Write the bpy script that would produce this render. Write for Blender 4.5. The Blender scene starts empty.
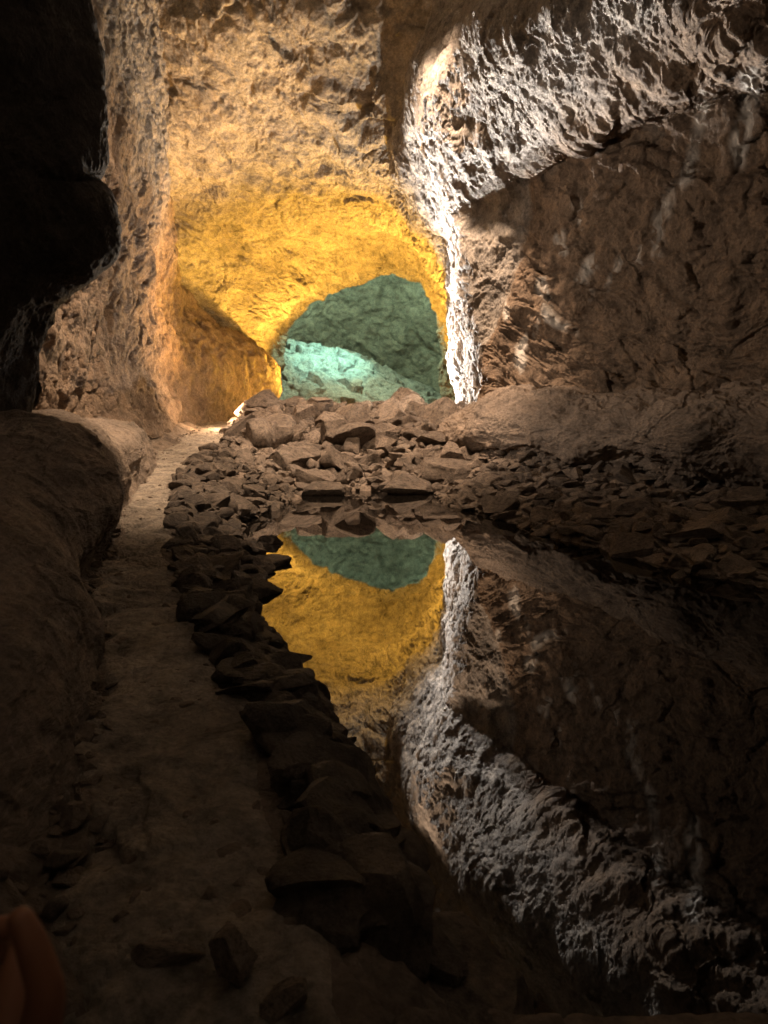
import bpy, bmesh, math, random
import numpy as np
from mathutils import Vector, Matrix
random.seed(7)
rng = np.random.default_rng(11)
R = math.radians
scene = bpy.context.scene
col = scene.collection

# ------------------------------------------------------------------ camera model
H = 1.5                     # eye height above the water
F = 740.0
PITCH = math.atan(112 / F)
CP, SP = math.cos(PITCH), math.sin(PITCH)

def at(px, py, Y):
    """world point on the sight line of a pixel at distance Y down the cave"""
    u = (px - 384) / F; v = (512 - py) / F
    t = Y / (CP + v * SP)
    return (u * t, Y, H + t * (-SP + v * CP))

# ------------------------------------------------------------------ noise
_perm = rng.permutation(256).astype(np.int64)
_perm = np.concatenate([_perm, _perm, _perm])
_grad = rng.normal(size=(256, 3)); _grad /= np.linalg.norm(_grad, axis=1)[:, None]

def perlin(p):
    p = np.asarray(p, float)
    i = np.floor(p).astype(np.int64); f = p - i; i &= 255
    w = f * f * f * (f * (f * 6 - 15) + 10)
    out = 0
    for dx in (0, 1):
        wx = w[:, 0] if dx else 1 - w[:, 0]
        for dy in (0, 1):
            wy = w[:, 1] if dy else 1 - w[:, 1]
            for dz in (0, 1):
                wz = w[:, 2] if dz else 1 - w[:, 2]
                h = _perm[_perm[_perm[(i[:, 0] + dx) & 255] + ((i[:, 1] + dy) & 255)] + ((i[:, 2] + dz) & 255)]
                g = _grad[h]
                out = out + wx * wy * wz * (g[:, 0] * (f[:, 0] - dx) + g[:, 1] * (f[:, 1] - dy) + g[:, 2] * (f[:, 2] - dz))
    return out * 1.6

def fbm(p, octs=4, gain=.5, lac=2.03):
    a, s, o = 1.0, 0, 0
    q = np.array(p, float)
    for k in range(octs):
        o = o + a * perlin(q + 17.3 * k); s += a
        a *= gain; q = q * lac
    return o / s

def ridged(p, octs=4, gain=.55, lac=2.1):
    a, s, o = 1.0, 0, 0
    q = np.array(p, float)
    for k in range(octs):
        n = 1 - np.abs(perlin(q + 9.1 * k)) * 2
        o = o + a * n; s += a
        a *= gain; q = q * lac
    return o / s

def cells(p):
    """Worley cells: f1, f2 and a per-cell tilted plane height (angular blocks)"""
    p = np.asarray(p, float)
    i = np.floor(p).astype(np.int64)
    n = len(p)
    f1 = np.full(n, 9.0); f2 = np.full(n, 9.0); hh = np.zeros(n, np.int64); dv = np.zeros((n, 3))
    for dx in (-1, 0, 1):
        for dy in (-1, 0, 1):
            for dz in (-1, 0, 1):
                c = i + np.array([dx, dy, dz])
                h = _perm[_perm[_perm[c[:, 0] & 255] + (c[:, 1] & 255)] + (c[:, 2] & 255)]
                ctr = c + 0.5 + _grad[h] * 0.45
                d = p - ctr
                L = np.sqrt((d * d).sum(1))
                m = L < f1
                f2 = np.where(m, f1, np.minimum(f2, L))
                hh = np.where(m, h, hh); dv = np.where(m[:, None], d, dv)
                f1 = np.where(m, L, f1)
    g = _grad[(hh * 7 + 3) & 255]
    return f1, f2, (g * dv).sum(1) + (((hh * 37) & 255) / 255 - .5)

def warp(p, s, a):
    p = np.asarray(p, float)
    return p + a * np.stack([fbm(p * s + 3.1, 2), fbm(p * s + 31.7, 2), fbm(p * s + 77.2, 2)], 1)

# ------------------------------------------------------------------ mesh helpers
def mesh_obj(name, verts, faces, mat, smooth=True, parent=None):
    me = bpy.data.meshes.new(name)
    verts = np.asarray(verts, np.float32)
    faces = np.asarray(faces, np.int32)
    me.vertices.add(len(verts)); me.vertices.foreach_set('co', verts.ravel())
    k = faces.shape[1]
    me.loops.add(faces.size); me.loops.foreach_set('vertex_index', faces.ravel())
    me.polygons.add(len(faces))
    me.polygons.foreach_set('loop_start', np.arange(0, faces.size, k, dtype=np.int32))
    me.polygons.foreach_set('loop_total', np.full(len(faces), k, np.int32))
    me.polygons.foreach_set('use_smooth', np.full(len(faces), smooth))
    me.update(calc_edges=True); me.validate()
    me.materials.append(mat)
    o = bpy.data.objects.new(name, me); col.objects.link(o)
    if parent: o.parent = parent
    return o

def grid_faces(nu, nv):
    a = np.arange(nu * nv).reshape(nu, nv)
    return np.stack([a[:-1, :-1], a[1:, :-1], a[1:, 1:], a[:-1, 1:]], -1).reshape(-1, 4)

def cr(ctrl, n):
    """Catmull-Rom along axis 0"""
    ctrl = np.asarray(ctrl, float); m = len(ctrl)
    t = np.linspace(0, m - 1, n); i = np.minimum(t.astype(int), m - 2); f = (t - i)
    f = f.reshape((-1,) + (1,) * (ctrl.ndim - 1))
    p1 = ctrl[i]; p2 = ctrl[i + 1]
    p0 = ctrl[np.maximum(i - 1, 0)]; p3 = ctrl[np.minimum(i + 2, m - 1)]
    return .5 * (2 * p1 + (p2 - p0) * f + (2 * p0 - 5 * p1 + 4 * p2 - p3) * f ** 2 + (3 * p1 - p0 - 3 * p2 + p3) * f ** 3)

def surface(ctrl, nu, nv):
    g = cr(np.asarray(ctrl, float), nu)
    g = cr(g.transpose(1, 0, 2), nv).transpose(1, 0, 2)
    return g

def normals(g, toward):
    du = np.gradient(g, axis=0); dv = np.gradient(g, axis=1)
    n = np.cross(du, dv); n /= np.linalg.norm(n, axis=2)[..., None] + 1e-9
    s = ((toward(g) - g) * n).sum(2)
    n *= np.where(np.median(s) > 0, 1, -1)
    return n

AXIS = lambda g: np.stack([0 * g[..., 0], g[..., 1] - 2, 0 * g[..., 0] + 2.5], -1)

def patch(name, ctrl, nu, nv, disp, mat, toward=AXIS, kind='structure'):
    g = surface(ctrl, nu, nv)
    n = normals(g, toward)
    p = g.reshape(-1, 3)
    # first the big shapes, then the fine ones along the new normals
    d1 = disp(p, 0)
    g2 = g + n * d1.reshape(nu, nv, 1)
    n2 = normals(g2, toward)
    d2 = disp(p, 1)
    g3 = g2 + n2 * d2.reshape(nu, nv, 1)
    o = mesh_obj(name, g3.reshape(-1, 3), grid_faces(nu, nv), mat)
    o['kind'] = kind
    return o

# ------------------------------------------------------------------ materials
def rock_material(name, c1, c2, c3, scale=1.0, bump=.5, stretch=(1, 1, 1), rough=.88, bumpdist=.05, patchy=.5, vary=0.0):
    m = bpy.data.materials.new(name); m.use_nodes = True
    nt = m.node_tree; N = nt.nodes; L = nt.links
    b = N['Principled BSDF']; b.inputs['Roughness'].default_value = rough
    b.inputs['Specular IOR Level'].default_value = .35
    tc = N.new('ShaderNodeTexCoord'); mp = N.new('ShaderNodeMapping')
    mp.inputs['Scale'].default_value = [scale * s for s in stretch]
    L.new(tc.outputs['Object'], mp.inputs['Vector'])
    def noise(s, d=6, r=.6, dist=0.0):
        n = N.new('ShaderNodeTexNoise'); n.inputs['Scale'].default_value = s; n.inputs['Detail'].default_value = d
        n.inputs['Roughness'].default_value = r; n.inputs['Distortion'].default_value = dist
        L.new(mp.outputs['Vector'], n.inputs['Vector']); return n
    def ramp(src, stops):
        r = N.new('ShaderNodeValToRGB'); e = r.color_ramp.elements
        e[0].position, e[0].color = stops[0]; e[1].position, e[1].color = stops[-1]
        for p, c in stops[1:-1]:
            x = e.new(p); x.color = c
        L.new(src, r.inputs['Fac']); return r
    n1 = noise(.55, 5, .6, .6); n2 = noise(3.2, 8, .68, .4); n3 = noise(22, 5, .7)
    r1 = ramp(n1.outputs['Fac'], [(.34, (*c1, 1)), (.5, (*c2, 1)), (.66, (*c3, 1))])
    r2 = ramp(n2.outputs['Fac'], [(.34, (.30, .29, .28, 1)), (.5, (.95, .95, .95, 1)), (.64, (1.35, 1.3, 1.22, 1))])
    mx = N.new('ShaderNodeMix'); mx.data_type = 'RGBA'; mx.blend_type = 'MULTIPLY'; mx.inputs['Factor'].default_value = patchy
    L.new(r1.outputs['Color'], mx.inputs[6]); L.new(r2.outputs['Color'], mx.inputs[7])
    r3 = ramp(n3.outputs['Fac'], [(.36, (.35, .34, .33, 1)), (.6, (1.2, 1.2, 1.2, 1))])
    mx2 = N.new('ShaderNodeMix'); mx2.data_type = 'RGBA'; mx2.blend_type = 'MULTIPLY'; mx2.inputs['Factor'].default_value = .5
    L.new(mx.outputs[2], mx2.inputs[6]); L.new(r3.outputs['Color'], mx2.inputs[7])
    oi = N.new('ShaderNodeObjectInfo'); mr = N.new('ShaderNodeMapRange')
    mr.inputs['To Min'].default_value = 1 - vary; mr.inputs['To Max'].default_value = 1 + vary
    L.new(oi.outputs['Random'], mr.inputs['Value'])
    hs = N.new('ShaderNodeHueSaturation'); L.new(mr.outputs[0], hs.inputs['Value']); L.new(mx2.outputs[2], hs.inputs['Color'])
    L.new(hs.outputs['Color'], b.inputs['Base Color'])
    # bump: three scales of roughness plus cracks
    v = N.new('ShaderNodeTexVoronoi'); v.feature = 'DISTANCE_TO_EDGE'; v.inputs['Scale'].default_value = 2.6
    wn = noise(1.7, 4, .6); 
    va = N.new('ShaderNodeVectorMath'); va.operation = 'MULTIPLY_ADD'
    L.new(wn.outputs['Color'], va.inputs[0]); va.inputs[1].default_value = (.9, .9, .9); L.new(mp.outputs['Vector'], va.inputs[2])
    L.new(va.outputs[0], v.inputs['Vector'])
    vr = ramp(v.outputs['Distance'], [(0, (0, 0, 0, 1)), (.09, (1, 1, 1, 1))])
    b0 = noise(5.5, 10, .72, .3); b1 = noise(38, 6, .7)
    def bmp(src, strength, dist, prev=None):
        x = N.new('ShaderNodeBump'); x.inputs['Strength'].default_value = strength; x.inputs['Distance'].default_value = dist
        L.new(src, x.inputs['Height'])
        if prev: L.new(prev.outputs[0], x.inputs['Normal'])
        return x
    q = bmp(vr.outputs['Color'], bump * .5, bumpdist * .7)
    q = bmp(b0.outputs['Fac'], bump, bumpdist * 3.2, q)
    q = bmp(b1.outputs['Fac'], bump, bumpdist * .55, q)
    L.new(q.outputs[0], b.inputs['Normal'])
    return m

M = {}
M['basalt'] = rock_material('basalt_rock', (.20, .165, .135), (.27, .225, .18), (.34, .285, .235), 1.0, .8, bumpdist=.05)
M['rough'] = rock_material('clinkery_pale_rock', (.34, .31, .285), (.40, .37, .34), (.47, .44, .41), 1.0, .9, bumpdist=.07, patchy=.7)
M['vault'] = rock_material('smooth_vault_rock', (.25, .215, .175), (.33, .29, .235), (.41, .365, .30), 1.0, .8, (1, .55, 1.5), bumpdist=.06, patchy=.65)
M['bench'] = rock_material('lava_bench_rock', (.17, .14, .115), (.23, .185, .15), (.29, .235, .19), 1.0, .7, (1.4, .6, 1.8), bumpdist=.035)
M['ground'] = rock_material('rocky_cave_earth', (.13, .105, .085), (.19, .15, .12), (.25, .20, .16), 1.3, .7, bumpdist=.03)
M['path'] = rock_material('trodden_earth', (.20, .17, .14), (.27, .235, .195), (.34, .30, .255), 1.6, .8, bumpdist=.02, patchy=.8)
M['nearwall'] = rock_material('shade_dark_basalt', (.055, .045, .038), (.075, .062, .052), (.10, .085, .07), 1.4, .9, bumpdist=.05)  # basalt darkened in colour to stand for the shade on this wall
M['stone'] = rock_material('broken_stone', (.19, .155, .13), (.27, .22, .18), (.36, .30, .25), 2.2, .9, bumpdist=.03, patchy=.9, vary=.35)
M['darkstone'] = rock_material('dark_broken_stone', (.11, .09, .075), (.16, .13, .107), (.23, .19, .155), 2.2, .9, bumpdist=.03, patchy=.9, vary=.35, rough=.7)
M['palestone'] = rock_material('pale_broken_stone', (.34, .28, .24), (.42, .36, .31), (.5, .44, .38), 2.2, .9, bumpdist=.03, patchy=.9, vary=.35)

def wall_right_material():
    m = M['rough'].copy(); m.name = 'pale_over_brown_rock'
    nt = m.node_tree; N = nt.nodes; L = nt.links; b = N['Principled BSDF']
    src = b.inputs['Base Color'].links[0].from_socket
    a = N.new('ShaderNodeAttribute'); a.attribute_name = 'upper_pale'; c = N.new('ShaderNodeAttribute'); c.attribute_name = 'lit_streak'
    tint = N.new('ShaderNodeMix'); tint.data_type = 'RGBA'; tint.inputs[6].default_value = (.70, .56, .44, 1); tint.inputs[7].default_value = (1, 1, 1, 1)  # upper parts keep the pale tone, lower parts turn browner
    L.new(a.outputs['Fac'], tint.inputs['Factor'])
    mul = N.new('ShaderNodeMix'); mul.data_type = 'RGBA'; mul.blend_type = 'MULTIPLY'; mul.inputs['Factor'].default_value = 1
    L.new(src, mul.inputs[6]); L.new(tint.outputs[2], mul.inputs[7])
    lit_mix = N.new('ShaderNodeMix'); lit_mix.data_type = 'RGBA'; lit_mix.inputs[7].default_value = (.82, .78, .72, 1)  # lamp-lit streak highlights painted in as pale colour
    L.new(c.outputs['Fac'], lit_mix.inputs['Factor']); L.new(mul.outputs[2], lit_mix.inputs[6])
    L.new(lit_mix.outputs[2], b.inputs['Base Color'])
    return m
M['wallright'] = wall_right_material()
wm = bpy.data.materials.new('still_water'); wm.use_nodes = True
b = wm.node_tree.nodes['Principled BSDF']
b.inputs['Base Color'].default_value = (.004, .0035, .003, 1); b.inputs['Roughness'].default_value = .012
b.inputs['IOR'].default_value = 1.85
nz = wm.node_tree.nodes.new('ShaderNodeTexNoise'); nz.inputs['Scale'].default_value = 1.6; nz.inputs['Detail'].default_value = 2
bp = wm.node_tree.nodes.new('ShaderNodeBump'); bp.inputs['Strength'].default_value = .05; bp.inputs['Distance'].default_value = .01
tcw = wm.node_tree.nodes.new('ShaderNodeTexCoord')
wm.node_tree.links.new(tcw.outputs['Object'], nz.inputs['Vector'])
wm.node_tree.links.new(nz.outputs['Fac'], bp.inputs['Height']); wm.node_tree.links.new(bp.outputs[0], b.inputs['Normal'])
M['water'] = wm

sk = bpy.data.materials.new('skin'); sk.use_nodes = True
b = sk.node_tree.nodes['Principled BSDF']
b.inputs['Base Color'].default_value = (.27, .12, .065, 1); b.inputs['Roughness'].default_value = .55
b.inputs['Subsurface Weight'].default_value = .15; b.inputs['Subsurface Radius'].default_value = (.01, .004, .002)
nz = sk.node_tree.nodes.new('ShaderNodeTexNoise'); nz.inputs['Scale'].default_value = 240
bp = sk.node_tree.nodes.new('ShaderNodeBump'); bp.inputs['Strength'].default_value = .15; bp.inputs['Distance'].default_value = .001
sk.node_tree.links.new(nz.outputs['Fac'], bp.inputs['Height']); sk.node_tree.links.new(bp.outputs[0], b.inputs['Normal'])
M['skin'] = sk

# ------------------------------------------------------------------ the ground
def zpath(Y):
    t = np.clip((np.asarray(Y, float) - 4) / 17, 0, 1)
    return .30 + .55 * t * t * (3 - 2 * t)

def pix_to_ground(px, py, zf):
    Y = 5.0
    for _ in range(60):
        z = float(zf(Y)) if callable(zf) else zf
        v = (512 - py) / F
        t = (z - H) / (-SP + v * CP)
        Yn = t * (CP + v * SP)
        Y = .5 * Y + .5 * min(max(Yn, .3), 60)
    return (px - 384) / F * (Y / (CP + v * SP)), Y

def curve(pix, zf, pre=(), post=()):
    pts = list(pre) + [pix_to_ground(a, b, zf) for a, b in pix] + list(post)
    pts.sort(key=lambda q: q[1])
    xs = np.array([p[0] for p in pts]); ys = np.array([p[1] for p in pts])
    return lambda Y: np.interp(Y, ys, xs)

PL = curve([(60, 1010), (66, 900), (78, 780), (82, 700), (84, 620), (95, 570), (112, 530), (130, 480), (160, 450), (190, 434), (207, 423)], zpath,
           pre=[(-.9, 0), (-.85, 1.2)], post=[(-5.2, 24), (-6, 30)])
PR = curve([(352, 1010), (345, 900), (328, 800), (286, 720), (240, 660), (205, 610), (186, 560), (178, 500), (182, 478), (205, 455), (228, 440), (234, 423)], zpath,
           pre=[(.3, 0), (.1, 1.0)], post=[(-4.3, 24), (-4.8, 30)])
SL = curve([(385, 960), (388, 880), (350, 800), (316, 750), (298, 700), (266, 655), (246, 632), (250, 600), (262, 570), (250, 543), (235, 524), (285, 504), (300, 499)], 0.0,
           pre=[(.35, 0), (.3, 1.2)], post=[(-1.6, 12.5), (-2.6, 15), (-3.4, 18), (-3.8, 24), (-4.3, 30)])
SR = curve([(445, 503), (500, 519), (560, 538), (620, 555), (700, 575), (768, 591)], 0.0,
           pre=[(3.4, 0), (3.4, 2), (3.3, 4)], post=[(.9, 12.2), (1.4, 15), (1.7, 18), (1.9, 24), (2, 30)])
BF = curve([(452, 447), (530, 458), (640, 470), (768, 479)], .6, pre=[(5.5, 0), (5.4, 4), (5.2, 6)], post=[(1.9, 18), (2.6, 24), (2.8, 30)])

zc_y = [0, 11.6, 12.2, 13, 14, 16, 17.6, 18.6, 20, 24, 30, 40]
zc_z = [-.35, -.25, 0.02, .30, .58, 1.02, 1.26, 1.22, 1.0, .9, .9, .9]

def ground_z(X, Y, rough=True):
    X = np.asarray(X, float); Y = np.asarray(Y, float)
    zp = zpath(Y); zc = np.interp(Y, zc_y, zc_z)
    pl, pr, sl, sr, bf = PL(Y), PR(Y), SL(Y), SR(Y), BF(Y)
    sl = np.maximum(sl, pr + .1); sr = np.maximum(sr, sl + .3); bf = np.maximum(bf, sr + .5)
    far = np.clip((Y - 11.6) / 1.5, 0, 1)
    shore = np.where(Y > 12, zc, 0.0)
    edge = np.maximum(shore, 0.0)
    midv = np.where(Y > 12.2, zc, -.5)
    # near end of the pool
    nb = np.clip((1.85 - Y) / .35, 0, 1)
    midv = midv * (1 - nb) + .12 * nb
    edge = edge * (1 - nb) + .16 * nb
    foot = np.maximum(.58, zc * 1.0)
    xs = [pl - 3, pl - .35, pl, pr, pr + (sl - pr) * .55, sl, sl + (sr - sl) * .12, sl + (sr - sl) * .88, sr, bf, bf + 3]
    zs = [zp + .35, zp + .14, zp, zp, (zp * .62 + edge * .38) * 1.0, edge, midv, midv, edge, foot, foot + .3]
    out = np.zeros(np.broadcast(X, Y).shape) + (zp + .35)
    X = np.broadcast_to(X, out.shape)
    for k in range(len(xs) - 1):
        a, b_ = xs[k], xs[k + 1]
        t = np.clip((X - a) / np.maximum(b_ - a, 1e-4), 0, 1)
        out = np.where(X >= a, zs[k] + (zs[k + 1] - zs[k]) * t, out)
    if rough:
        p = np.stack([X.ravel(), np.broadcast_to(Y, out.shape).ravel(), 0 * X.ravel()], 1)
        onpath = ((X > pl - .05) & (X < pr + .05)).ravel()
        soft = np.clip(np.minimum((X - pl), (pr - X)) / .25, 0, 1).ravel()
        soft = np.where(onpath, soft, 0)
        amp = .07 * (1 - soft) + .012 * soft
        n = fbm(p * 1.9, 4) * amp * 1.3
        w = warp(p, 1.4, .35)
        f1, f2, h = cells(w * np.array([2.1, 2.6, 1]))
        n += h * amp * .8 - np.clip(.12 - (f2 - f1), 0, 1) * amp * 2
        n += fbm(p * 14, 3) * .012 * (1.2 - soft) + fbm(p * 34, 3, .65) * .007 + fbm(p * 3.3, 4) * .045 * soft + np.clip(cells(warp(p, 2, .2) * 2.3)[2], -.5, .5) * .02 * soft
        out = out + n.reshape(out.shape)
    return out

def gz(x, y): return float(ground_z(np.array([x]), np.array([y]), False)[0])
def gzr(x, y): return float(ground_z(np.array([x]), np.array([y]), True)[0])

def ray_ground(px, py):
    """where a sight line first meets the ground"""
    prev = None
    for Y in np.arange(1.2, 34, .04):
        x, y, z = at(px, py, Y)
        if z <= max(gz(x, y), 0.0): return x, y, max(gz(x, y), 0)
    return x, y, z

ny, nx = 900, 620
ty = np.linspace(0, 1, ny)
Yg = -3 + 4.2 * ty / .12 * (ty < .12) + (ty >= .12) * (4.2 + 44 * (np.clip((ty - .12) / .88, 0, 1)) ** 1.9)
tx = np.linspace(-1, 1, nx)
GX = np.zeros((ny, nx)); GY = np.zeros((ny, nx))
for i, y in enumerate(Yg):
    half = 3.2 + max(y, 0) * .62
    c = -.15 - .01 * y
    GX[i] = c + half * np.sign(tx) * np.abs(tx) ** 1.15
    GY[i] = y
GZ = ground_z(GX, GY)
g = np.stack([GX, GY, GZ], -1).reshape(-1, 3)
o = mesh_obj('cave_ground', g, grid_faces(ny, nx), M['ground']); o['kind'] = 'structure'

# trodden footpath: a sheet of its own just proud of the ground
npy, npx = 900, 90
yy = 1.0 + 22.5 * np.linspace(0, 1, npy) ** 1.7
uu = np.linspace(0, 1, npx)
PXm = np.zeros((npy, npx)); 
for i, y in enumerate(yy):
    a = float(PL(y)) + .03 + .07 * math.sin(y * 2.3) + .04 * math.sin(y * 7.1); b_ = float(PR(y)) - .05 + .09 * math.sin(y * 1.7 + 1) + .05 * math.sin(y * 5.3)
    PXm[i] = a + (b_ - a) * uu
PYm = np.repeat(yy[:, None], npx, 1)
gzz = ground_z(PXm, PYm)
edge = np.minimum(uu, 1 - uu)[None, :]
lift = np.clip(edge / .10, 0, 1) ** .6 * .028 - .012
g = np.stack([PXm, PYm, gzz + lift], -1).reshape(-1, 3)
o = mesh_obj('footpath', g, grid_faces(npy, npx), M['path']); o['kind'] = 'structure'

# still pool
wv = [(-6, 1.0, 0), (7, 1.0, 0), (7, 14, 0), (-6, 14, 0)]
o = mesh_obj('water', wv, [(0, 1, 2, 3)], M['water'], smooth=False); o['kind'] = 'structure'

# ------------------------------------------------------------------ cave walls
def A(*pts): return [at(*p) for p in pts]

TILT = np.array(Matrix.Rotation(R(35), 3, 'Y'))
def d_wall(p, st):
    if st == 0:
        return .42 * fbm(p / 2.6, 3) + .16 * ridged(warp(p, .5, .6) / 1.3, 2)
    w = warp(p, 1.1, .35)
    f1, f2, h = cells(w / .75)
    m = np.clip(.3 + 1.6 * fbm(p / 1.4 + 9, 2), 0, 1)
    return .09 * h * m - .07 * m * np.clip(.12 - (f2 - f1), 0, 1) / .12 + .11 * ridged(w / .6, 5, .6) + .035 * fbm(p * 6, 4)

def shelves(p):
    # overlapping slabs that broke from the roof: sawtooth lips
    q = warp(warp(p, .45, 1.0), 1.8, .22)
    t = q[:, 1] * .50 - (q[:, 0] + .9) ** 2 * .045 + fbm(q * .4 + 40, 4, .55) * 1.7
    f = t - np.floor(t)
    m = np.clip(.6 + 1.5 * fbm(p / 2.2 + 60, 2), 0, 1)
    return np.where(f < .95, f, (1 - f) * 19) * m
def d_vault(p, st):
    q = p * np.array([1, .6, 1.5])
    if st == 0:
        return .42 * fbm(p / 3.0, 3) + .20 * ridged(warp(q, .5, .6) / 1.9, 2)
    w = warp(q, .9, .4)
    f1, f2, h = cells(w / 1.3)
    m = np.clip(fbm(p / 2.2 + 5, 2) * 2.4, 0, 1)
    m2 = np.clip((p[:, 2] - 6.6) / 1.5, .12, 1)
    return .30 * m2 * shelves(p) + .06 * h * m - .07 * m * np.clip(.07 - (f2 - f1), 0, 1) / .07 + .125 * ridged(w / .75, 5, .62) + .065 * fbm(q * 5, 4, .65)

def d_rough(p, st):
    if st == 0:
        return .30 * fbm(p / 2.0, 3) + .12 * ridged(warp(p, .6, .5) / 1.3, 2)
    w = warp(p, 1.6, .3)
    return .11 * ridged(w / .6, 5, .62) + .07 * fbm(w * 3.2, 4, .6) + .05 * ridged(p * 4, 3)

def d_bench(p, st):
    q = p * np.array([1, .55, 1.6])
    if st == 0:
        return .20 * fbm(p / 1.5, 3)
    w = warp(q, 1.2, .3)
    f1, f2, h = cells(w / .9)
    return .09 * ridged(w / .5, 5, .62) + .045 * fbm(q * 5, 4, .6) + .07 * ridged(w / 1.3, 2) + .06 * h

# ---- left wall of the passage, from beside the near mass to the vault crease
LW = [
 A((20, 470, 8), (15, 400, 8), (20, 330, 8), (30, 270, 8), (30, 200, 8), (30, 100, 8), (40, -20, 8), (70, -200, 8), (200, -600, 7.5)),
 A((78, 452, 10), (62, 400, 10), (66, 330, 10), (76, 270, 10), (80, 200, 10), (82, 100, 10), (95, -20, 10), (125, -200, 10), (250, -600, 9)),
 A((118, 437, 12), (104, 390, 12.2), (100, 330, 12.2), (106, 265, 12), (112, 185, 12), (116, 90, 12), (122, -20, 12), (150, -200, 12), (260, -600, 11)),
 A((150, 442, 14.8), (134, 380, 15), (130, 330, 15), (134, 265, 15), (146, 185, 15), (146, 90, 15), (144, -20, 15), (175, -200, 14.5), (280, -600, 13)),
 A((172, 436, 17.8), (158, 375, 17.6), (149, 330, 17.6), (146, 275, 17.4), (156, 200, 17.4), (154, 100, 17.3), (154, -20, 16.8), (190, -200, 16), (290, -600, 14)),
 A((206, 436, 21.0), (194, 370, 20.6), (176, 325, 20.6), (164, 285, 20.2), (160, 200, 19.6), (162, 100, 19.2), (160, -20, 18.5), (190, -200, 17.5), (300, -600, 15)),
 A((242, 434, 23.0), (238, 372, 22.8), (222, 340, 23), (196, 316, 23.4), (160, 230, 22.6), (155, 100, 21.6), (155, -20, 20.5), (185, -200, 19), (300, -600, 15.6)),
 A((270, 430, 25.2), (274, 382, 25), (262, 354, 25.2), (228, 330, 26), (170, 290, 27), (150, 120, 24), (150, -20, 22), (185, -200, 20), (300, -600, 16)),
 A((270, 430, 29), (268, 384, 29), (258, 360, 29), (228, 340, 29), (170, 310, 30), (140, 120, 27), (140, -20, 25), (180, -200, 22), (300, -600, 17)),
]
def d_left(p, st):
    # clinkery above, smoother below
    z = p[:, 2]; k = np.clip((z - 4.6 - 1.2 * fbm(p / 2, 2)) / 2.0, 0, 1) * np.clip((19.5 - p[:, 1]) / 2, 0, 1)
    return d_rough(p, st) * k + d_wall(p, st) * (1 - k)
o = patch('cave_wall_left', LW, 560, 620, d_left, M['wallright'])
_p = np.zeros(len(o.data.vertices) * 3, np.float32); o.data.vertices.foreach_get('co', _p); _p = _p.reshape(-1, 3).astype(float)
_k = np.clip((_p[:, 2] - 4.9 - 1.5 * fbm(_p / 1.3, 3)) / 1.4, 0, 1) * np.clip((19.5 - _p[:, 1]) / 2, 0, 1)
for _n, _v in (('upper_pale', _k), ('lit_streak', _k * 0)):
    at_ = o.data.attributes.new(_n, 'FLOAT', 'POINT'); at_.data.foreach_set('value', _v.astype(np.float32))

# ---- the vault, rings from the arch of the far chamber towards the viewer
VR = [
 A((276, 418, 30), (281, 352, 30), (300, 313, 30), (335, 286, 30), (385, 273, 30), (423, 286, 30), (442, 320, 30), (446, 360, 30), (447, 418, 30)),
 A((262, 420, 28), (262, 345, 28), (280, 302, 28), (318, 272, 28), (380, 262, 28), (420, 272, 28), (444, 312, 28), (452, 356, 28), (455, 418, 28)),
 A((222, 424, 26), (222, 335, 26), (248, 282, 26), (296, 248, 26), (364, 240, 26), (414, 256, 26), (446, 300, 26), (458, 350, 26), (465, 418, 26)),
 A((190, 428, 24), (188, 318, 24), (212, 256, 24), (262, 226, 24), (345, 226, 24.5), (404, 232, 24), (446, 285, 24), (464, 345, 24), (475, 418, 24)),
 A((165, 432, 22), (158, 300, 22), (182, 232, 22), (245, 208, 22.4), (335, 206, 22.6), (396, 216, 22.4), (446, 270, 22), (470, 335, 22), (485, 418, 22)),
 A((150, 436, 20.6), (140, 290, 20.6), (160, 205, 20.6), (233, 165, 20.7), (330, 168, 20.8), (390, 182, 20.6), (446, 255, 20), (478, 325, 20), (495, 418, 20)),
 A((130, 440, 18.6), (120, 270, 18.6), (150, 160, 18.6), (225, 106, 18.8), (320, 104, 18.8), (392, 130, 19), (450, 230, 18.6), (490, 315, 18.6), (510, 418, 18.6)),
 A((110, 445, 17), (100, 230, 17), (140, 70, 17), (225, 25, 17), (315, 15, 17), (410, 40, 17), (480, 190, 17), (520, 300, 17), (540, 418, 17)),
 A((80, 450, 15), (60, 180, 15), (120, -60, 15), (225, -130, 15), (320, -140, 15), (430, -110, 15), (560, 100, 15), (600, 260, 15), (620, 420, 15)),
 A((-40, 470, 11), (-60, 60, 11), (50, -300, 11), (200, -420, 11), (340, -440, 11), (500, -400, 11), (760, -100, 11), (800, 200, 11), (820, 440, 11)),
 A((-500, 520, 6), (-560, -200, 6), (-300, -800, 6), (100, -1150, 6), (380, -1200, 6), (700, -1100, 6), (1300, -600, 6), (1400, 0, 6), (1420, 480, 6)),
]
patch('cave_ceiling', VR, 760, 700, d_vault, M['vault'])

# near ceiling and rear closure over and behind the viewer
BR = []
for Y, w, h in ((8, 7, 14), (4, 6.5, 11), (0, 5.5, 8), (-4, 4.5, 6), (-7, 2.5, 4), (-8.5, .4, 2)):
    ring = []
    for a in np.linspace(-.15, math.pi + .15, 9):
        ring.append((-math.cos(a) * w, Y, .6 + math.sin(a) * h))
    BR.append(ring)
patch('cave_ceiling_rear', BR, 160, 220, d_wall, M['basalt'])

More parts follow.
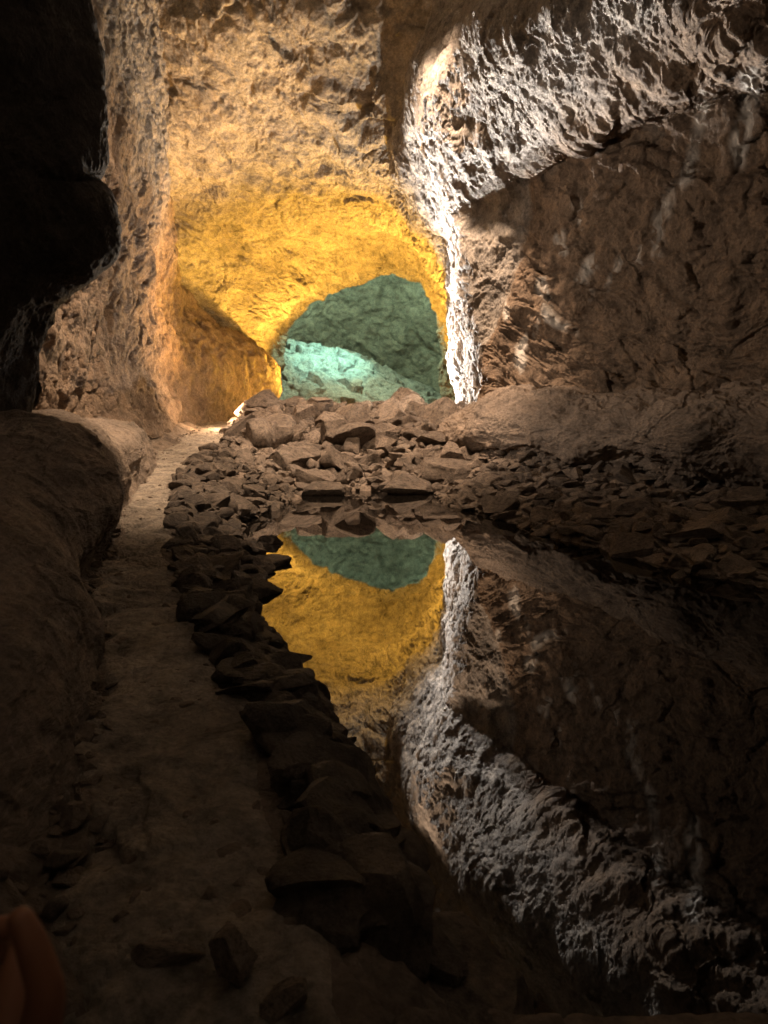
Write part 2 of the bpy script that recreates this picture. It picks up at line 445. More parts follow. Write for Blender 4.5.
# ---- dark mass of wall close on the left
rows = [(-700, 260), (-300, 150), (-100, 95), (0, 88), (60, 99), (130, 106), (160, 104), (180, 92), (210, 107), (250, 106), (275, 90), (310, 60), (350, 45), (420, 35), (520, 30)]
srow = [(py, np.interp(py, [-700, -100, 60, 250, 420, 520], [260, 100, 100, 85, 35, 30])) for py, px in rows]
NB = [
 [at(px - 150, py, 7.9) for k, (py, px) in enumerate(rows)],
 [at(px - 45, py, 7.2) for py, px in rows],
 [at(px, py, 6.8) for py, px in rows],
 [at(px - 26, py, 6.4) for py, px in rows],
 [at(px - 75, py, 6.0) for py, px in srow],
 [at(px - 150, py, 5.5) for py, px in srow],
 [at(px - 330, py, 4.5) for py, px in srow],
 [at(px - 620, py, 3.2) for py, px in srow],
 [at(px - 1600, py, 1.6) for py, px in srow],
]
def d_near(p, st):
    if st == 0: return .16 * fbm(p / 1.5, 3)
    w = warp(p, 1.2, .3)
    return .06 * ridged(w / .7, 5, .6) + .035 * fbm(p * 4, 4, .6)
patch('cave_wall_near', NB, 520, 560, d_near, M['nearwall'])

# ---- left ledge beside the path
GB = [
 A((150, 446, 11), (146, 438, 11), (138, 428, 11.2), (110, 422, 11.4), (60, 418, 11.5)),
 A((130, 480, 8.6), (132, 462, 8.6), (124, 440, 8.8), (90, 424, 9), (20, 420, 9)),
 A((112, 530, 6.6), (120, 490, 6.7), (112, 450, 6.9), (66, 418, 7.2), (-60, 415, 7.2)),
 A((86, 572, 5.2), (112, 515, 5.2), (92, 455, 5.4), (20, 425, 5.6), (-150, 420, 5.6)),
 A((56, 620, 4.2), (72, 565, 4.2), (40, 500, 4.4), (-40, 460, 4.6), (-250, 440, 4.6)),
 A((76, 700, 3.3), (88, 645, 3.25), (50, 560, 3.4), (-60, 500, 3.6), (-350, 470, 3.6)),
 A((66, 800, 2.6), (82, 715, 2.55), (30, 610, 2.7), (-120, 540, 2.8), (-500, 500, 2.8)),
 A((30, 920, 2.05), (48, 820, 2.0), (-30, 680, 2.1), (-250, 590, 2.2), (-700, 540, 2.2)),
 A((-80, 1100, 1.5), (-60, 950, 1.45), (-160, 800, 1.5), (-450, 680, 1.6), (-1000, 600, 1.6)),
]
def d_ledge(p, st):
    if st == 0: return .12 * fbm(p / 1.1, 3)
    w = warp(p, 1.6, .25)
    return .04 * ridged(w / .4, 4) + .02 * fbm(p * 7, 4) + .03 * cells(w / .35)[2] * .6
# footings reach below ground
GB = [[(r[0][0] + .12, r[0][1], r[0][2] - .45)] + r for r in GB]
patch('rock_ledge_left', GB, 620, 260, d_ledge, M['bench'])

# ---- right wall: far rib, shadow corner, near wall and its overhang
RW_rows = [
 # foot, low, middle, high, fold below, fold above, middle of overhang, overhang edge, recess, upper, top
 [(540,430,24),(520,380,25),(505,320,26),(490,285,26),(480,260,26),(475,240,26),(465,210,25.5),(450,170,24.5),(450,110,23),(470,0,21),(640,-600,13)],
 [(470,430,20),(452,375,20.5),(449,325,21.5),(446,285,22),(442,262,22),(432,240,22),(414,205,22),(394,170,21.6),(398,110,20.5),(418,0,19),(600,-600,12)],
 [(460,425,17.4),(448,378,18),(444,325,18.8),(442,285,19.3),(436,258,19.5),(426,236,19.3),(402,200,19.3),(378,160,19.0),(388,100,18.6),(408,0,17.8),(580,-600,11)],
 [(474,420,16),(466,374,16.4),(456,325,17),(448,285,17.5),(442,245,17.8),(436,222,17.3),(418,180,17.2),(394,130,17.4),(396,80,18),(416,-10,17.2),(620,-600,10)],
 [(490,415,14.9),(486,378,15.1),(474,330,15.6),(462,280,16),(458,222,16.3),(460,200,15.6),(447,150,15.1),(430,90,15.2),(418,45,16.8),(424,-40,16.8),(680,-600,9)],
 [(516,412,13.9),(514,375,14.0),(508,325,14.3),(500,265,14.5),(502,192,14.6),(504,172,14.0),(486,115,13.4),(462,52,13.5),(446,15,15.2),(446,-70,15.6),(740,-600,8.4)],
 [(555,412,13.1),(556,372,13.3),(552,325,13.6),(548,255,13.7),(547,170,13.4),(547,150,12.7),(524,88,11.9),(498,18,12.0),(490,-25,13.6),(500,-120,14),(820,-600,7.8)],
 [(615,418,11.8),(618,372,12.2),(614,325,12.4),(606,245,12.4),(600,144,12.2),(600,126,11.3),(585,64,10.4),(560,-10,10.4),(565,-70,11.8),(600,-180,12.2),(920,-600,7.2)],
 [(685,420,10.4),(688,370,11.1),(680,325,11.4),(668,232,11.3),(658,114,11.0),(658,96,10.1),(648,30,9.3),(640,-45,9.1),(655,-110,10.2),(700,-240,10.6),(1020,-640,6.8)],
 [(760,428,9.2),(764,370,9.8),(752,320,10.1),(738,220,10.1),(724,92,9.9),(724,74,9.1),(720,5,8.3),(725,-80,8.1),(750,-160,9),(820,-300,9.2),(1150,-700,6.2)],
 [(850,440,8),(854,370,8.6),(840,310,8.9),(824,200,8.9),(805,74,8.8),(805,54,8.1),(806,-20,7.4),(820,-120,7.2),(860,-220,7.8),(940,-380,7.8),(1300,-800,5.6)],
 [(1010,470,6.4),(1015,370,6.8),(1005,300,7),(995,180,7),(985,20,7),(985,-5,6.4),(1000,-110,5.9),(1040,-240,5.8),(1100,-360,6.1),(1200,-540,6),(1600,-1000,4.6)],
 [(1600,560,3.6),(1610,370,3.8),(1615,260,3.9),(1610,100,4),(1600,-120,4),(1610,-160,3.7),(1640,-300,3.5),(1700,-480,3.4),(1780,-650,3.5),(1950,-850,3.4),(2600,-1500,2.6)],
]
for _r in (1, 2, 3):
    for _k, (a_, b_, c_) in enumerate(RW_rows[_r]): RW_rows[_r][_k] = (a_ + (12 if _k < 5 else 16), b_, c_)
for _k in range(5):
    a_, b_, c_ = RW_rows[4][_k]; RW_rows[4][_k] = (a_ + 4, b_, c_ - .6)
    a_, b_, c_ = RW_rows[3][_k]; RW_rows[3][_k] = (a_, b_, c_ + .35)
for _r in (3, 4, 5, 6):
    a_, b_, c_ = RW_rows[_r][8]; RW_rows[_r][8] = (a_, b_, c_ + .7)
RW = [A(*r) for r in RW_rows]
STREAK_LINES = [[(706, 99), (698, 135), (691, 167), (680, 182), (665, 208), (641, 258)], [(660, 224), (657, 255)], [(753, 78), (744, 125), (738, 160)],
        [(576, 208), (581, 228)], [(602, 248), (581, 281), (590, 303)], [(540, 284), (550, 318), (574, 333)], [(498, 290), (508, 320)],
        [(537, 322), (521, 350), (520, 368)], [(560, 236), (563, 250)], [(620, 262), (606, 290)]]
def streak_mask(p):
    # lamp-lit streaks of the lower wall, put into its relief and colour
    y = p[:, 1]; zz = p[:, 2] - H
    t = y * CP - zz * SP; v = (y * SP + zz * CP) / t
    px = 384 + F * p[:, 0] / t; py = 512 - F * v
    wob = perlin(p * 2.6) * 5; px = px + wob; py = py + perlin(p * 2.2 + 9) * 5
    out = np.zeros(len(p))
    for L_ in STREAK_LINES:
        for (ax, ay), (bx, by) in zip(L_[:-1], L_[1:]):
            k = np.clip(((px - ax) * (bx - ax) + (py - ay) * (by - ay)) / ((bx - ax) ** 2 + (by - ay) ** 2), 0, 1)
            d = np.hypot(px - ax - k * (bx - ax), py - ay - k * (by - ay)) * t / F
            out = np.maximum(out, np.exp(-(d / .11) ** 2))
    return out * (.55 + .5 * perlin(p * 1.9 + 4))
def d_right(p, st):
    # the upper overhang is clinkery, the lower wall blocky
    line = 2.2 + .0 * p[:, 0]
    sh = p[:, 2] - np.interp(p[:, 1], [8, 13.6, 14.3, 15, 22], [5.6, 5.5, 3.0, 0, 0])
    k = np.clip(sh / .8 + .5, 0, 1)
    if st == 0:
        return .15 * fbm(p / 1.9, 3) + .10 * ridged(warp(p, .6, .5) / 1.2, 2)
    w = warp(p, 1.2, .3)
    f1, f2, h = cells(w / .6)
    a = .07 * ridged(w / .6, 6, .62) + .03 * h + .06 * fbm(w * 3.2, 5, .65) + .035 * ridged(warp(p, 3, .1) * 4.5, 4, .65) + .08 * ridged(w / 1.5 + 7, 3, .5)
    q = warp(p @ TILT, .9, .5) * np.array([1.1, 1.1, 2.2])
    g1, g2, hh = cells(q)
    m = np.clip(.5 + 1.6 * fbm(p / 1.4 + 9, 2), 0, 1)
    r = warp(p @ TILT, .6, .5) * np.array([.55, .6, 2.1])
    lay = r[:, 2] * .75 + fbm(r * .6 + 3, 3) * 1.1; lf = lay - np.floor(lay)
    b_ = .10 * streak_mask(p) + .15 * np.where(lf < .9, lf, (1 - lf) * 9) * m + .08 * hh - .05 * m * np.clip(.08 - (g2 - g1), 0, 1) / .08 + .19 * ridged(r / .9, 5, .62) + .07 * ridged(w / .8, 4, .6) + .04 * fbm(p * 6, 4)
    return a * k + b_ * (1 - k)
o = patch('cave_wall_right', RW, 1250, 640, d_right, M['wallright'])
_p = np.zeros(len(o.data.vertices) * 3, np.float32); o.data.vertices.foreach_get('co', _p); _p = _p.reshape(-1, 3).astype(float)
_sh = _p[:, 2] - np.interp(_p[:, 1], [8, 13.6, 14.3, 15, 22], [5.6, 5.5, 3.0, 0, 0]) + .5 * fbm(_p / .9, 3)
_k = np.clip(_sh / .5 + .5, 0, 1)
_streak = np.clip(streak_mask(_p) * 2.2 * np.clip(.7 + 2.2 * fbm(_p * np.array([5, 5, 2.]), 3), 0, 1) - .25, 0, 1) * (1 - _k)  # pale paint where lamp light catches the wall in streaks
for _n, _v in (('upper_pale', _k), ('lit_streak', _streak)):
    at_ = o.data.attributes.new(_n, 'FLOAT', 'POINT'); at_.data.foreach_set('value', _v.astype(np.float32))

# ---- rounded lava bench along the right wall
KB = [
 A((446, 452, 15.6), (440, 440, 15.4), (448, 422, 15.6), (470, 408, 16), (500, 400, 16.6), (520, 398, 18)),
 A((462, 456, 14), (452, 440, 13.7), (460, 418, 13.9), (480, 402, 14.4), (500, 392, 15.2), (520, 390, 16.6)),
 A((500, 462, 12.8), (492, 442, 12.4), (496, 420, 12.5), (506, 404, 13), (520, 394, 14), (540, 390, 15.4)),
 A((560, 468, 11.3), (552, 444, 10.9), (552, 422, 11), (556, 406, 11.5), (566, 396, 12.4), (590, 392, 14)),
 A((640, 476, 9.8), (630, 450, 9.4), (630, 428, 9.4), (634, 412, 9.8), (642, 402, 10.8), (660, 398, 12.4)),
 A((710, 482, 8.8), (700, 454, 8.4), (700, 428, 8.4), (704, 408, 8.8), (712, 396, 9.8), (730, 392, 11.4)),
 A((790, 490, 8), (780, 456, 7.6), (780, 424, 7.6), (784, 400, 8), (792, 386, 9), (820, 380, 10.4)),
 A((1000, 530, 6.2), (985, 480, 5.8), (985, 430, 5.8), (990, 395, 6.2), (1010, 370, 7.2), (1050, 360, 8)),
 A((1500, 640, 4), (1480, 540, 3.6), (1480, 440, 3.6), (1490, 380, 3.9), (1520, 340, 4.5), (1560, 320, 5)),
]
KB = [[(r[0][0] + .3, r[0][1] + .2, r[0][2] - .5)] + r for r in KB]
patch('rock_bench_right', KB, 760, 240, d_bench, M['bench'])

# ---- far chamber
ring = []
CB = []
cx = (365 - 384) / F * 34
for a in np.linspace(0, math.pi, 11):
    rr = []
    for Y, s in ((30.02, 1.06), (31, 1.15), (33.5, 1.28), (36.5, 1.18), (38.6, .85), (39.8, .42), (40.1, .02)):
        w, h = 4.3 * s, 6.3 * s
        rr.append((cx - math.cos(a) * w, Y, .5 + math.sin(a) ** .8 * h + (.0)))
    CB.append(rr)
def d_chamber(p, st):
    if st == 0: return .60 * fbm(p / 2.8 + 4, 3) + .40 * ridged(warp(p, .4, .8) / 2.6 + 2, 3)
    w = warp(p, .8, .4)
    return .10 * ridged(w / .9, 4) + .04 * fbm(p * 3, 4)
patch('far_chamber_wall', CB, 420, 320, d_chamber, M['vault'])
# scree slope inside it, high on the left
SC = [
 A((255, 425, 30), (262, 395, 31), (272, 365, 32.5), (280, 347, 34), (285, 343, 37)),
 A((300, 425, 30), (303, 395, 31), (308, 368, 32.5), (314, 350, 34), (318, 347, 37)),
 A((345, 425, 30), (347, 400, 31), (350, 378, 32.5), (354, 362, 34), (358, 358, 37)),
 A((385, 425, 30), (388, 408, 31), (390, 394, 32.5), (393, 380, 34), (396, 374, 37)),
 A((425, 428, 30), (427, 418, 31), (430, 408, 32.5), (432, 398, 34), (434, 392, 37)),
 A((470, 428, 30), (472, 420, 31), (474, 412, 32.5), (476, 402, 34), (478, 396, 37)),
]
def d_scree(p, st):
    if st == 0: return .35 * fbm(p / 1.6, 3)
    w = warp(p, .9, .4); f1, f2, h = cells(w / .7)
    return .2 * h + .08 * ridged(w / .4, 4)
patch('far_chamber_slope', SC, 300, 160, d_scree, M['rough'])

# ------------------------------------------------------------------ stones
def ico(sub):
    bm = bmesh.new(); bmesh.ops.create_icosphere(bm, subdivisions=sub, radius=1)
    v = np.array([x.co[:] for x in bm.verts]); f = np.array([[q.index for q in x.verts] for x in bm.faces]); bm.free()
    return v, f
ICO = {k: ico(k) for k in (2, 3, 4, 5)}

def stone_verts(seed, sub=4, cuts=11, slab=1.0, rough=.075):
    r = np.random.default_rng(seed)
    v, f = ICO[sub]; v = v.copy()
    for k in range(cuts):
        n = r.normal(size=3); n /= np.linalg.norm(n)
        d = r.uniform(.38, .78)
        s = v @ n
        v = v - np.clip(s - d, 0, None)[:, None] * n
    nn = v / (np.linalg.norm(v, axis=1)[:, None] + 1e-9)
    off = r.uniform(0, 90, 3)
    dd = rough * fbm(v * 1.6 + off, 3) + rough * .55 * ridged(v * 4.5 + off, 3) 
    if sub >= 4:
        # layered edges as in broken lava
        dd = dd + rough * .35 * np.abs(perlin(v * np.array([3, 3, 11]) + off)) 
    v = v + nn * dd[:, None]
    v[:, 2] *= slab
    v /= np.abs(v).max(0)[None, :]           # unit half-extents
    return v, f

def stone_mesh(name, seed, mat, **k):
    v, f = stone_verts(seed, **k)
    o = mesh_obj(name, v, f, mat)
    md = o.modifiers.new('edges', 'WEIGHTED_NORMAL') if False else None
    o.data.polygons.foreach_set('use_smooth', np.full(len(f), True))
    try: o.data.set_sharp_from_angle(angle=R(28))
    except Exception: pass
    return o

def tag(o, label, cat, group=None):
    o['label'] = label; o['category'] = cat; o['kind'] = 'thing'
    if group: o['group'] = group

# individually traced stones: (centre px, bottom py, width px, height px, depth ratio, tilt, material, seed, name, label, rotation)
def place_stone(cx_, bot, wpx, hpx, dr, tilt, mat, seed, name, label, rz=0, group=None, cat='boulder', sink=.12, Yf=None, slab=1.0, sub=5):
    cyp = bot - hpx / 2
    if Yf is None:
        for y in np.arange(1.2, 34, .03):
            x, y, z = at(cx_, cyp, y); g0 = max(gz(x, y), 0)
            if z <= g0 + .55 * hpx * y / F / 2: break
    else: x, y, z = at(cx_, cyp, Yf)
    w = wpx * y / F / 2; vis = hpx * y / F / 2
    dep = math.atan2(H - z, y); dy = min(w * dr, vis * .8 / max(math.sin(max(dep, .02)), .02))
    h = math.sqrt(max(vis ** 2 - (dy * math.sin(dep)) ** 2, (.45 * vis) ** 2)) / math.cos(dep)
    g0 = gz(x, y) if gz(x, y) > -.1 else -.15
    low = max(h, (z + h - g0) / 2 + .02)                 # reach down into what carries it
    z = z + h - low; h = low
    o = stone_mesh(name, seed, M[mat], sub=sub, cuts=13)
    o.scale = (w, dy, h)
    o.rotation_euler = (R(tilt * .4), R(tilt * .6), R(rz * .5))
    o.location = (x, y, z)
    tag(o, label, cat, group); LAST[0] = o
    return o
LAST = [None]

B = [
 (292, 404, 30, 27, .9, 0, 'stone', 101, 'rounded brown boulder crowning the highest point of the far rubble heap', 10),
 (266, 421, 44, 31, .8, -8, 'stone', 102, 'large flat-faced boulder just left of and below the topmost boulder of the heap', 20),
 (302, 431, 36, 28, .8, 12, 'stone', 103, 'broad brown block wedged directly under the topmost boulder of the heap', -15),
 (235, 421, 17, 17, .8, 10, 'darkstone', 104, 'small dark boulder at the far left end of the heap, beside the path', 30),
 (269, 452, 40, 31, .8, -6, 'stone', 105, 'squarish fissured block in the left middle of the rubble heap', 35),
 (345, 455, 48, 37, .8, 5, 'stone', 106, 'largest squarish boulder in the middle of the rubble heap', -20),
 (335, 425, 18, 22, .8, -14, 'stone', 107, 'upright pointed stone standing on the heap behind the largest boulder', 15),
 (368, 416, 18, 16, .9, 8, 'palestone', 108, 'small pale pinkish boulder on the crest, near the middle of the teal opening', 0),
 (385, 418, 16, 10, .9, -8, 'palestone', 117, 'low pale stone on the crest between two higher pale boulders', 30),
 (412, 425, 30, 32, .8, 16, 'palestone', 109, 'pale peaked boulder standing highest at the right end of the crest', 25),
 (394, 421, 24, 14, .8, -10, 'stone', 110, 'orange-brown stone lying left of the pale peaked boulder', 10),
 (435, 419, 22, 14, .8, 14, 'stone', 111, 'orange-brown stone leaning on the right side of the pale peaked boulder', -10),
 (406, 499, 56, 27, .9, 3, 'darkstone', 112, 'wide dark boulder standing in the water at the right of the far shore', 0),
 (323, 500, 46, 25, .9, -4, 'darkstone', 113, 'dark rounded boulder standing in the water in the middle of the far shore', 20),
 (312, 448, 26, 18, .9, 6, 'stone', 118, 'brown block in the gap between the fissured block and the largest boulder', 50),
 (385, 448, 26, 20, .9, -9, 'stone', 119, 'brown block touching the right side of the largest boulder', 40),
 (228, 633, 38, 42, .7, 32, 'stone', 114, 'tilted wedge-shaped grey slab rising from the shore stones beside the path', -20),
 (209, 596, 56, 20, .9, -6, 'darkstone', 115, 'long flat dark slab lying between the path and the shore above the tilted wedge', 10),
 (262, 598, 50, 22, .8, 8, 'darkstone', 116, 'dark flat slab jutting into the golden reflection beside the tilted wedge', -12),
 (270, 570, 44, 22, .8, 6, 'darkstone', 120, 'pointed dark slab jutting farthest into the reflection near the teal edge', 15),
 (266, 548, 36, 20, .9, -5, 'darkstone', 121, 'squat dark rock at the shore just below the narrow golden strip of reflection', 0),
 (310, 726, 44, 48, .8, 10, 'darkstone', 122, 'dark block at the water edge where the golden reflection narrows', 25),
 (370, 905, 60, 84, .7, 16, 'darkstone', 123, 'tall pointed black boulder at the water edge left of the grey reflection', -15),
 (364, 948, 56, 48, .9, 6, 'darkstone', 124, 'rounded dark rock at the shore below the tall pointed boulder', 40),
 (233, 1004, 58, 58, .9, -4, 'stone', 125, 'round-topped brown stone standing at the foot of the path, bottom of the photo', 10),
 (160, 990, 100, 30, .6, -3, 'stone', 126, 'long low slab lying across the foot of the path', 4),
 (288, 1040, 60, 44, .9, 5, 'stone', 127, 'low brown stone at the bottom edge, right of the round-topped stone', 0),
 (436, 1080, 200, 160, .9, 2, 'darkstone', 128, 'huge smooth black boulder rising from the bottom edge into the pool', 0),
 (652, 502, 17, 15, .9, -10, 'stone', 130, 'pale angular block high on the right bank, under the bench', 0),
 (646, 526, 27, 22, .8, -22, 'stone', 131, 'leaning triangular slab in the middle of the right bank', 15),
 (727, 507, 30, 20, .9, 4, 'stone', 132, 'dark squarish block near the top of the right bank, close to the frame edge', 10),
 (712, 540, 34, 18, .9, -6, 'stone', 133, 'broad rounded slab halfway down the right bank', 20),
 (706, 580, 26, 12, .9, -4, 'stone', 134, 'flat wedge stone at the water edge of the right bank, rightmost of its pair', 0),
 (676, 579, 32, 11, .9, 4, 'stone', 135, 'flat wedge stone at the water edge of the right bank, leftmost of its pair', 12),
 (748, 530, 28, 14, .9, 6, 'stone', 136, 'flat pale-edged slab on the right bank below the dark squarish block', 0),
 (758, 516, 30, 14, .9, -3, 'stone', 137, 'thick slab cut by the right edge of the photo on the bank', 20),
 (60, 880, 46, 40, .9, 5, 'darkstone', 138, 'dark lump of rock at the left foot of the ledge beside the path', 0),
 (52, 925, 36, 30, .9, -5, 'darkstone', 139, 'smaller dark rock next to the path below the left ledge', 30),
 (116, 680, 1, 1, 1, 0, '', 0, '', 0),
]
for b_ in B:
    if not b_[6]: continue
    cx_, bot, w, h, dr, tilt, mat, seed, label, rz = b_
    kw = {}
    if seed == 128: kw = dict(Yf=1.68)
    place_stone(cx_, bot, w, h, dr, tilt, mat, seed, 'rock_slab' if 'slab' in label else 'boulder', label, rz, cat='slab' if 'slab' in label else 'boulder', **kw)
    if seed in (125, 126, 127): LAST[0].location.z += .05; LAST[0].scale.z *= 1.2
    if seed == 128:
        ob = bpy.data.objects[-1] if False else LAST[0]; ob.location = (.12, 1.66, 0); ob.scale = (.31, .26, .21)

# repeats: loose stones of each bank, copied from a few sources
def sources(name, mat, seeds, slab):
    L_ = []
    for s in seeds:
        o = stone_mesh(name, s, M[mat], sub=4, cuts=12)
        L_.append(o)
    return L_

def scatter(name, mat, n, pick, smin, smax, flat, label, cat, group, seeds, tiltmax=25, power=2.2, bury=(.15, .6)):
    src = sources(name, mat, seeds, flat); used = [False] * len(src)
    r = random.Random(seeds[0])
    for k in range(n):
        x, y = pick(r)
        i = r.randrange(len(src))
        if used[i]: o = src[i].copy(); col.objects.link(o)
        else: o = src[i]; used[i] = True
        s = smin + (smax - smin) * r.random() ** power
        if cat == 'stone' and 'shore' in name: x = min(x, float(SL(y)) - s * .95 + .04)
        if 'shore' in name: s *= .5 + .5 * min(y / 8, 1)
        fz = r.uniform(*flat)
        sx, sy = s * r.uniform(.75, 1.3), s * r.uniform(.7, 1.1)
        o.scale = (sx, sy, s * fz)
        o.rotation_euler = (R(r.gauss(0, tiltmax * .6)), R(r.gauss(0, tiltmax)), r.uniform(0, 6.28))
        o.location = (x, y, max(gzr(x, y), -.12) + s * fz * r.uniform(*bury))
        tag(o, label, cat, group)
    for i, u in enumerate(used):
        if not u: bpy.data.objects.remove(src[i])

def pick_heap(r):
    while True:
        y = r.uniform(12.0, 18.3); a = max(float(PR(y)) + .3, -4.3); x = r.uniform(a, float(BF(y)) + .2)
        return x, y
def pick_right(r):
    y = 5.2 + 8.0 * r.random() ** .8
    a, b__ = float(SR(y)) - .1, float(BF(y)) + .1
    return a + (b__ - a) * r.random(), y
def pick_left(r):
    while True:
        y = 2.3 + 9.4 * r.random() ** 1.05
        a, b__ = float(PR(y)) + .02, float(SL(y)) - .05
        if b__ - a > .15: return a + (b__ - a) * r.random() ** .7, y
scatter('boulder', 'stone', 95, pick_heap, .13, .52, (.45, .9), 'broken brown stone among many in the rubble heap beyond the pool', 'boulder', 'loose stones of the far rubble heap', list(range(201, 213)), 25)
def pick_crest(r):
    y = r.uniform(14.2, 17.9); return r.uniform(max(float(PR(y)) + .5, -3.2), 1.1), y
scatter('boulder', 'stone', 34, pick_crest, .24, .50, (.5, .95), 'rough larger boulder among many high on the crest of the far rubble heap', 'boulder', 'larger boulders on the crest of the heap', list(range(261, 273)), 28, 1.4, (.1, .7))
scatter('stone_slab', 'stone', 90, pick_right, .12, .34, (.25, .6), 'broken flat stone among many on the bank under the right wall', 'stone', 'loose stones of the right bank', list(range(221, 233)), 16)
scatter('shore_stone', 'darkstone', 110, pick_left, .07, .36, (.28, .6), 'dark jagged stone among many between the footpath and the pool', 'stone', 'loose stones of the left shore', list(range(241, 253)), 20, 2.6, (-.6, .25))

# countless small rubble: one mesh of small stones
def rubble(name, n, pick, smin, smax, flat, mat, seed, tilt=.5):
    r = random.Random(seed)
    V, Fc = [], []; base = 0
    lib = [stone_verts(500 + seed * 40 + k, sub=2 if smax < .1 else 3, cuts=9, rough=.05) for k in range(14)]
    for k in range(n):
        x, y = pick(r); v, f = lib[r.randrange(14)]
        s = smin + (smax - smin) * r.random() ** 2.2
        rot = np.array((Matrix.Rotation(r.uniform(0, 6.28), 3, 'Z') @ Matrix.Rotation(r.gauss(0, tilt), 3, 'X') @ Matrix.Rotation(r.gauss(0, tilt), 3, 'Y')))
        q = (v * np.array([s * r.uniform(.7, 1.4), s, s * r.uniform(*flat)])) @ rot.T
        V.append(q + np.array([x, y, 0])); Fc.append(f + base); base += len(v)
        V[-1][:, 2] += s * r.uniform(-.1, .45)
    off = [len(v) for v in V]
    xs = np.array([v[:, 0].mean() for v in V]); ys = np.array([v[:, 1].mean() for v in V])
    zz = np.maximum(ground_z(xs, ys), -.2)
    for v, z in zip(V, zz): v[:, 2] += z
    o = mesh_obj(name, np.concatenate(V), np.concatenate(Fc), M[mat], smooth=False)
    o['kind'] = 'stuff'; o['label'] = 'small broken rubble'
    return o
def pick_heap2(r):
    y = 11.8 + 8.0 * r.random(); a = float(PR(y)) - .0
    return r.uniform(a, float(BF(y)) + .5), y
def pick_left2(r):
    y = 1.6 + 10.4 * r.random() ** 1.1
    a, b__ = float(PR(y)) - .06, float(SL(y)) + .02
    return a + (max(b__ - a, .12)) * r.random(), y
def pick_ledge(r):
    y = 1.6 + 9 * r.random() ** 1.3
    return float(PL(y)) - .3 * r.random() ** 1.5 + .05, y
rubble('rubble', 4200, pick_heap2, .04, .20, (.4, .9), 'stone', 1)
rubble('rubble', 2600, pick_right, .03, .15, (.3, .7), 'stone', 2, .3)
rubble('rubble', 3400, pick_left2, .02, .15, (.3, .8), 'darkstone', 3, .3)
def pick_path(r):
    y = 1.5 + 17 * r.random() ** 1.4
    a, b__ = float(PL(y)), float(PR(y)); u = r.random()
    u = u * u * .5 if r.random() < .5 else 1 - u * u * .5
    return a + (b__ - a) * u, y
rubble('rubble', 1500, pick_path, .006, .035, (.4, .9), 'ground', 5, .3)
rubble('rubble', 500, pick_ledge, .012, .06, (.3, .8), 'ground', 4, .3)

# ------------------------------------------------------------------ a hand at the lower left
def make_hand():
    c = Vector(at(56, 965, .40))
    me = bpy.data.meshes.new('person_hand')
    # local frame: z up along thumb / knuckles, x to the right
    pts, edges, rad = [], [], []
    def add(p, r, prev=None):
        pts.append(Vector(p)); rad.append(r)
        if prev is not None: edges.append((prev, len(pts) - 1))
        return len(pts) - 1
    palm = add((-.030, 0, -.055), .024)
    wrist = add((-.045, .0, -.115), .023, palm)
    fore = add((-.07, .0, -.20), .030, wrist)
    add((-.10, .0, -.32), .040, fore)
    kn = add((-.022, .004, -.018), .020, palm)
    # thumb standing up along the side
    t1 = add((-.005, -.012, -.030), .0135, palm); t2 = add((.0015, -.016, -.002), .0115, t1)
    t3 = add((-.006, -.016, .030), .0095, t2); add((-.014, -.014, .048), .007, t3)
    for k, (dx, L_) in enumerate(((.0, .9), (-.0, 1.0), (-.0, .95), (-.0, .78))):
        z0 = -.004 - k * .019
        a = add((-.030, .020, z0), .0095, kn if k < 2 else palm)
        b = add((-.040 , .045 * L_, z0 - .002), .0088, a)
        d = add((-.066, .046 * L_, z0 - .005), .008, b)
        add((-.078, .026 * L_, z0 - .007), .007, d)
    me.from_pydata([c + p for p in pts], edges, [])
    o = bpy.data.objects.new('person_hand', me); col.objects.link(o)
    s = o.modifiers.new('skin', 'SKIN'); s.use_smooth_shade = True
    for i, r_ in enumerate(rad): me.skin_vertices[0].data[i].radius = (r_, r_)
    me.skin_vertices[0].data[0].use_root = True
    sub = o.modifiers.new('sub', 'SUBSURF'); sub.levels = 2; sub.render_levels = 2
    me.materials.append(M['skin'])
    dg = bpy.context.evaluated_depsgraph_get()
    ev = bpy.data.meshes.new_from_object(o.evaluated_get(dg)); 
    o.modifiers.clear(); o.data = ev
    if not ev.materials: ev.materials.append(M['skin'])
    ev.polygons.foreach_set('use_smooth', np.full(len(ev.polygons), True))
    o.name = 'person'
    tag(o, 'dim brown hand of a person close to the viewer in the bottom left corner', 'person')
try:
    make_hand()
except Exception as e:
    print('hand failed', e)

# ------------------------------------------------------------------ lamps of the show cave, plus added fill lights
def point(name, loc, power, color, radius=.12, kind='POINT', target=None, spot=None, blend=.5):
    l = bpy.data.lights.new(name, kind); l.energy = power; l.color = color
    if kind == 'AREA': l.size = radius
    else: l.shadow_soft_size = radius
    o = bpy.data.objects.new(name, l); col.objects.link(o); o.location = loc
    if target is not None:
        o.rotation_euler = (Vector(target) - Vector(loc)).to_track_quat('-Z', 'Y').to_euler()
    if spot: l.spot_size = R(spot); l.spot_blend = blend
    return o
WHITE = (1, .93, .86); YEL = (1, .53, .075); TEAL = (.56, .90, .62); CYAN = (.30, 1, .84); WARM = (1, .62, .34)
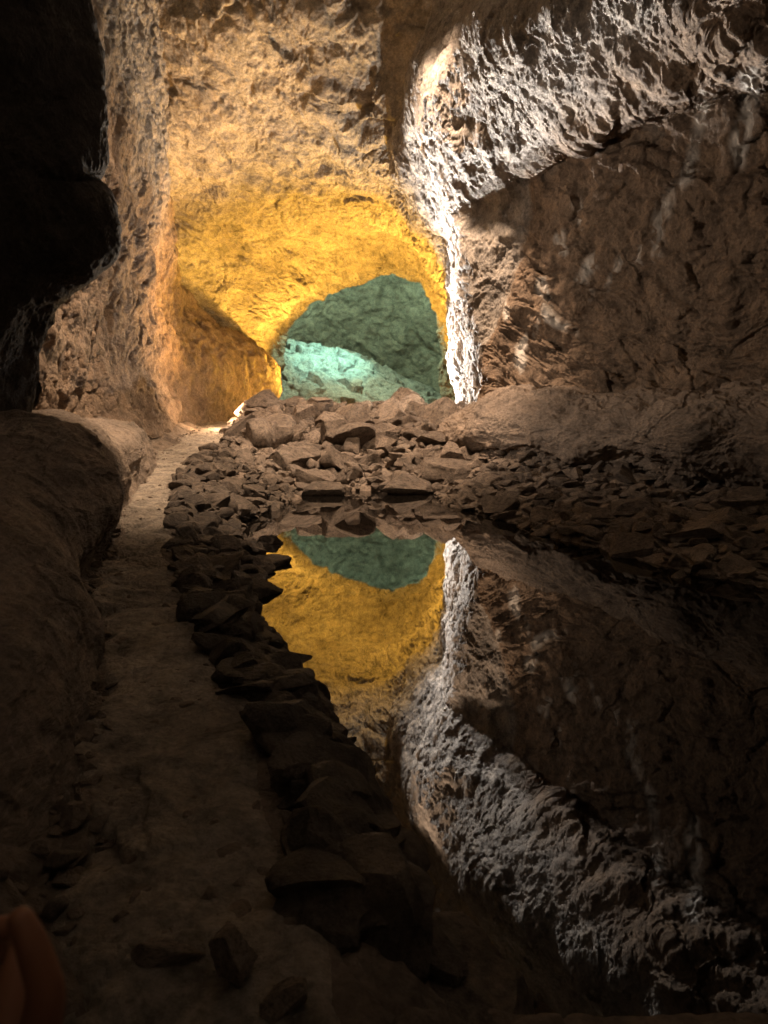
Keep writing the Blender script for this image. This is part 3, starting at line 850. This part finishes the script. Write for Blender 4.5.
# name, place, power, colour, source radius, aim, cone
LAMPS = [
 ('white_fill', (-.95, 22, 1.32), 24000, WHITE, .06, (4.2, 9, 5.3), 62, .6),
 ('white_fill', (-2.5, 22.6, 1.32), 20000, WHITE, .06, (3.0, 10.5, 9), 38, .7),  # extra unseen fill, added to brighten the overhang band
 ('white_fill', (1.0, 21.4, 1.38), 4600, WHITE, .06, (-4.6, 12.6, 9.6), 100, 1),
 ('yellow_floodlight', (-2.2, 27, 1.3), 5400, YEL, .10, (-1.5, 24.5, 7), 156, .6),
 ('yellow_floodlight', (.9, 23.5, 1.25), 6600, YEL, .10, (-.6, 19.6, 8.6), 140, 1),
 ('yellow_floodlight', (-1.6, 23.0, 1.25), 800, YEL, .10, (-4.6, 23.3, 3), 104, .8),
 ('orange_floodlight', (-2.45, 19.9, 1.55), 3000, (1, .45, .09), .06, (-4.4, 17.6, 4.9), 104, 1),
 ('teal_floodlight', (-1.2, 31.0, 7.1), 2000, TEAL, .10, None, None, 0),
 ('teal_floodlight', (-.6, 31.0, 7.05), 3200, CYAN, .06, (-2.9, 34.3, 2.4), 58, 1),
 ('path_fill', (-3.6, 17.5, 1.3), 300, WARM, .06, None, None, 0),
 ('side_fill', (-2.9, 11, 3.0), 640, (1, .82, .66), .15, (4.0, 11.0, 3.0), 76, .7),  # unseen fill from the left, added to brighten the right wall
 ('path_fill', (-1.3, 9.0, 7.6), 4800, (1, .70, .46), .25, (-2.7, 10.5, .5), 74, 1),  # unseen overhead fill, added to lighten the path
 ('warm_fill', (-.5, 13.2, 9.9), 8600, (1, .69, .46), .3, (.4, 16, 1), 64, .6),  # unseen fill overhead, added to bring up the rubble heap
 ('warm_fill', (-.5, 11, 10.5), 80, WARM, .3, None, None, 0),  # weak general fill from above, also added
]
for n_, loc, pw, c_, r_, aim, cone, bl in LAMPS:
    point(n_, loc, pw, c_, r_, 'SPOT' if aim else 'POINT', aim, cone, bl)

w = bpy.data.worlds.new('World'); scene.world = w; w.use_nodes = True
w.node_tree.nodes['Background'].inputs[0].default_value = (.9, .7, .5, 1)
w.node_tree.nodes['Background'].inputs[1].default_value = 0.0

cam = bpy.data.cameras.new('camera'); co = bpy.data.objects.new('camera', cam); col.objects.link(co)
cam.sensor_fit = 'VERTICAL'; cam.sensor_height = 36; cam.lens = 36 * F / 1024
co.location = (0, 0, H); co.rotation_euler = (R(90) - PITCH, 0, 0)
cam.clip_start = .05; cam.clip_end = 300
cam.dof.use_dof = True; cam.dof.focus_distance = 12; cam.dof.aperture_fstop = 7.5
scene.camera = co
scene.view_settings.view_transform = 'Standard'; scene.view_settings.look = 'None'
scene.view_settings.exposure = 0; scene.view_settings.gamma = 1
cy = scene.cycles
cy.use_denoising = True; cy.max_bounces = 6; cy.diffuse_bounces = 2; cy.glossy_bounces = 3
cy.sample_clamp_indirect = 6; cy.use_adaptive_sampling = True; cy.adaptive_threshold = .01
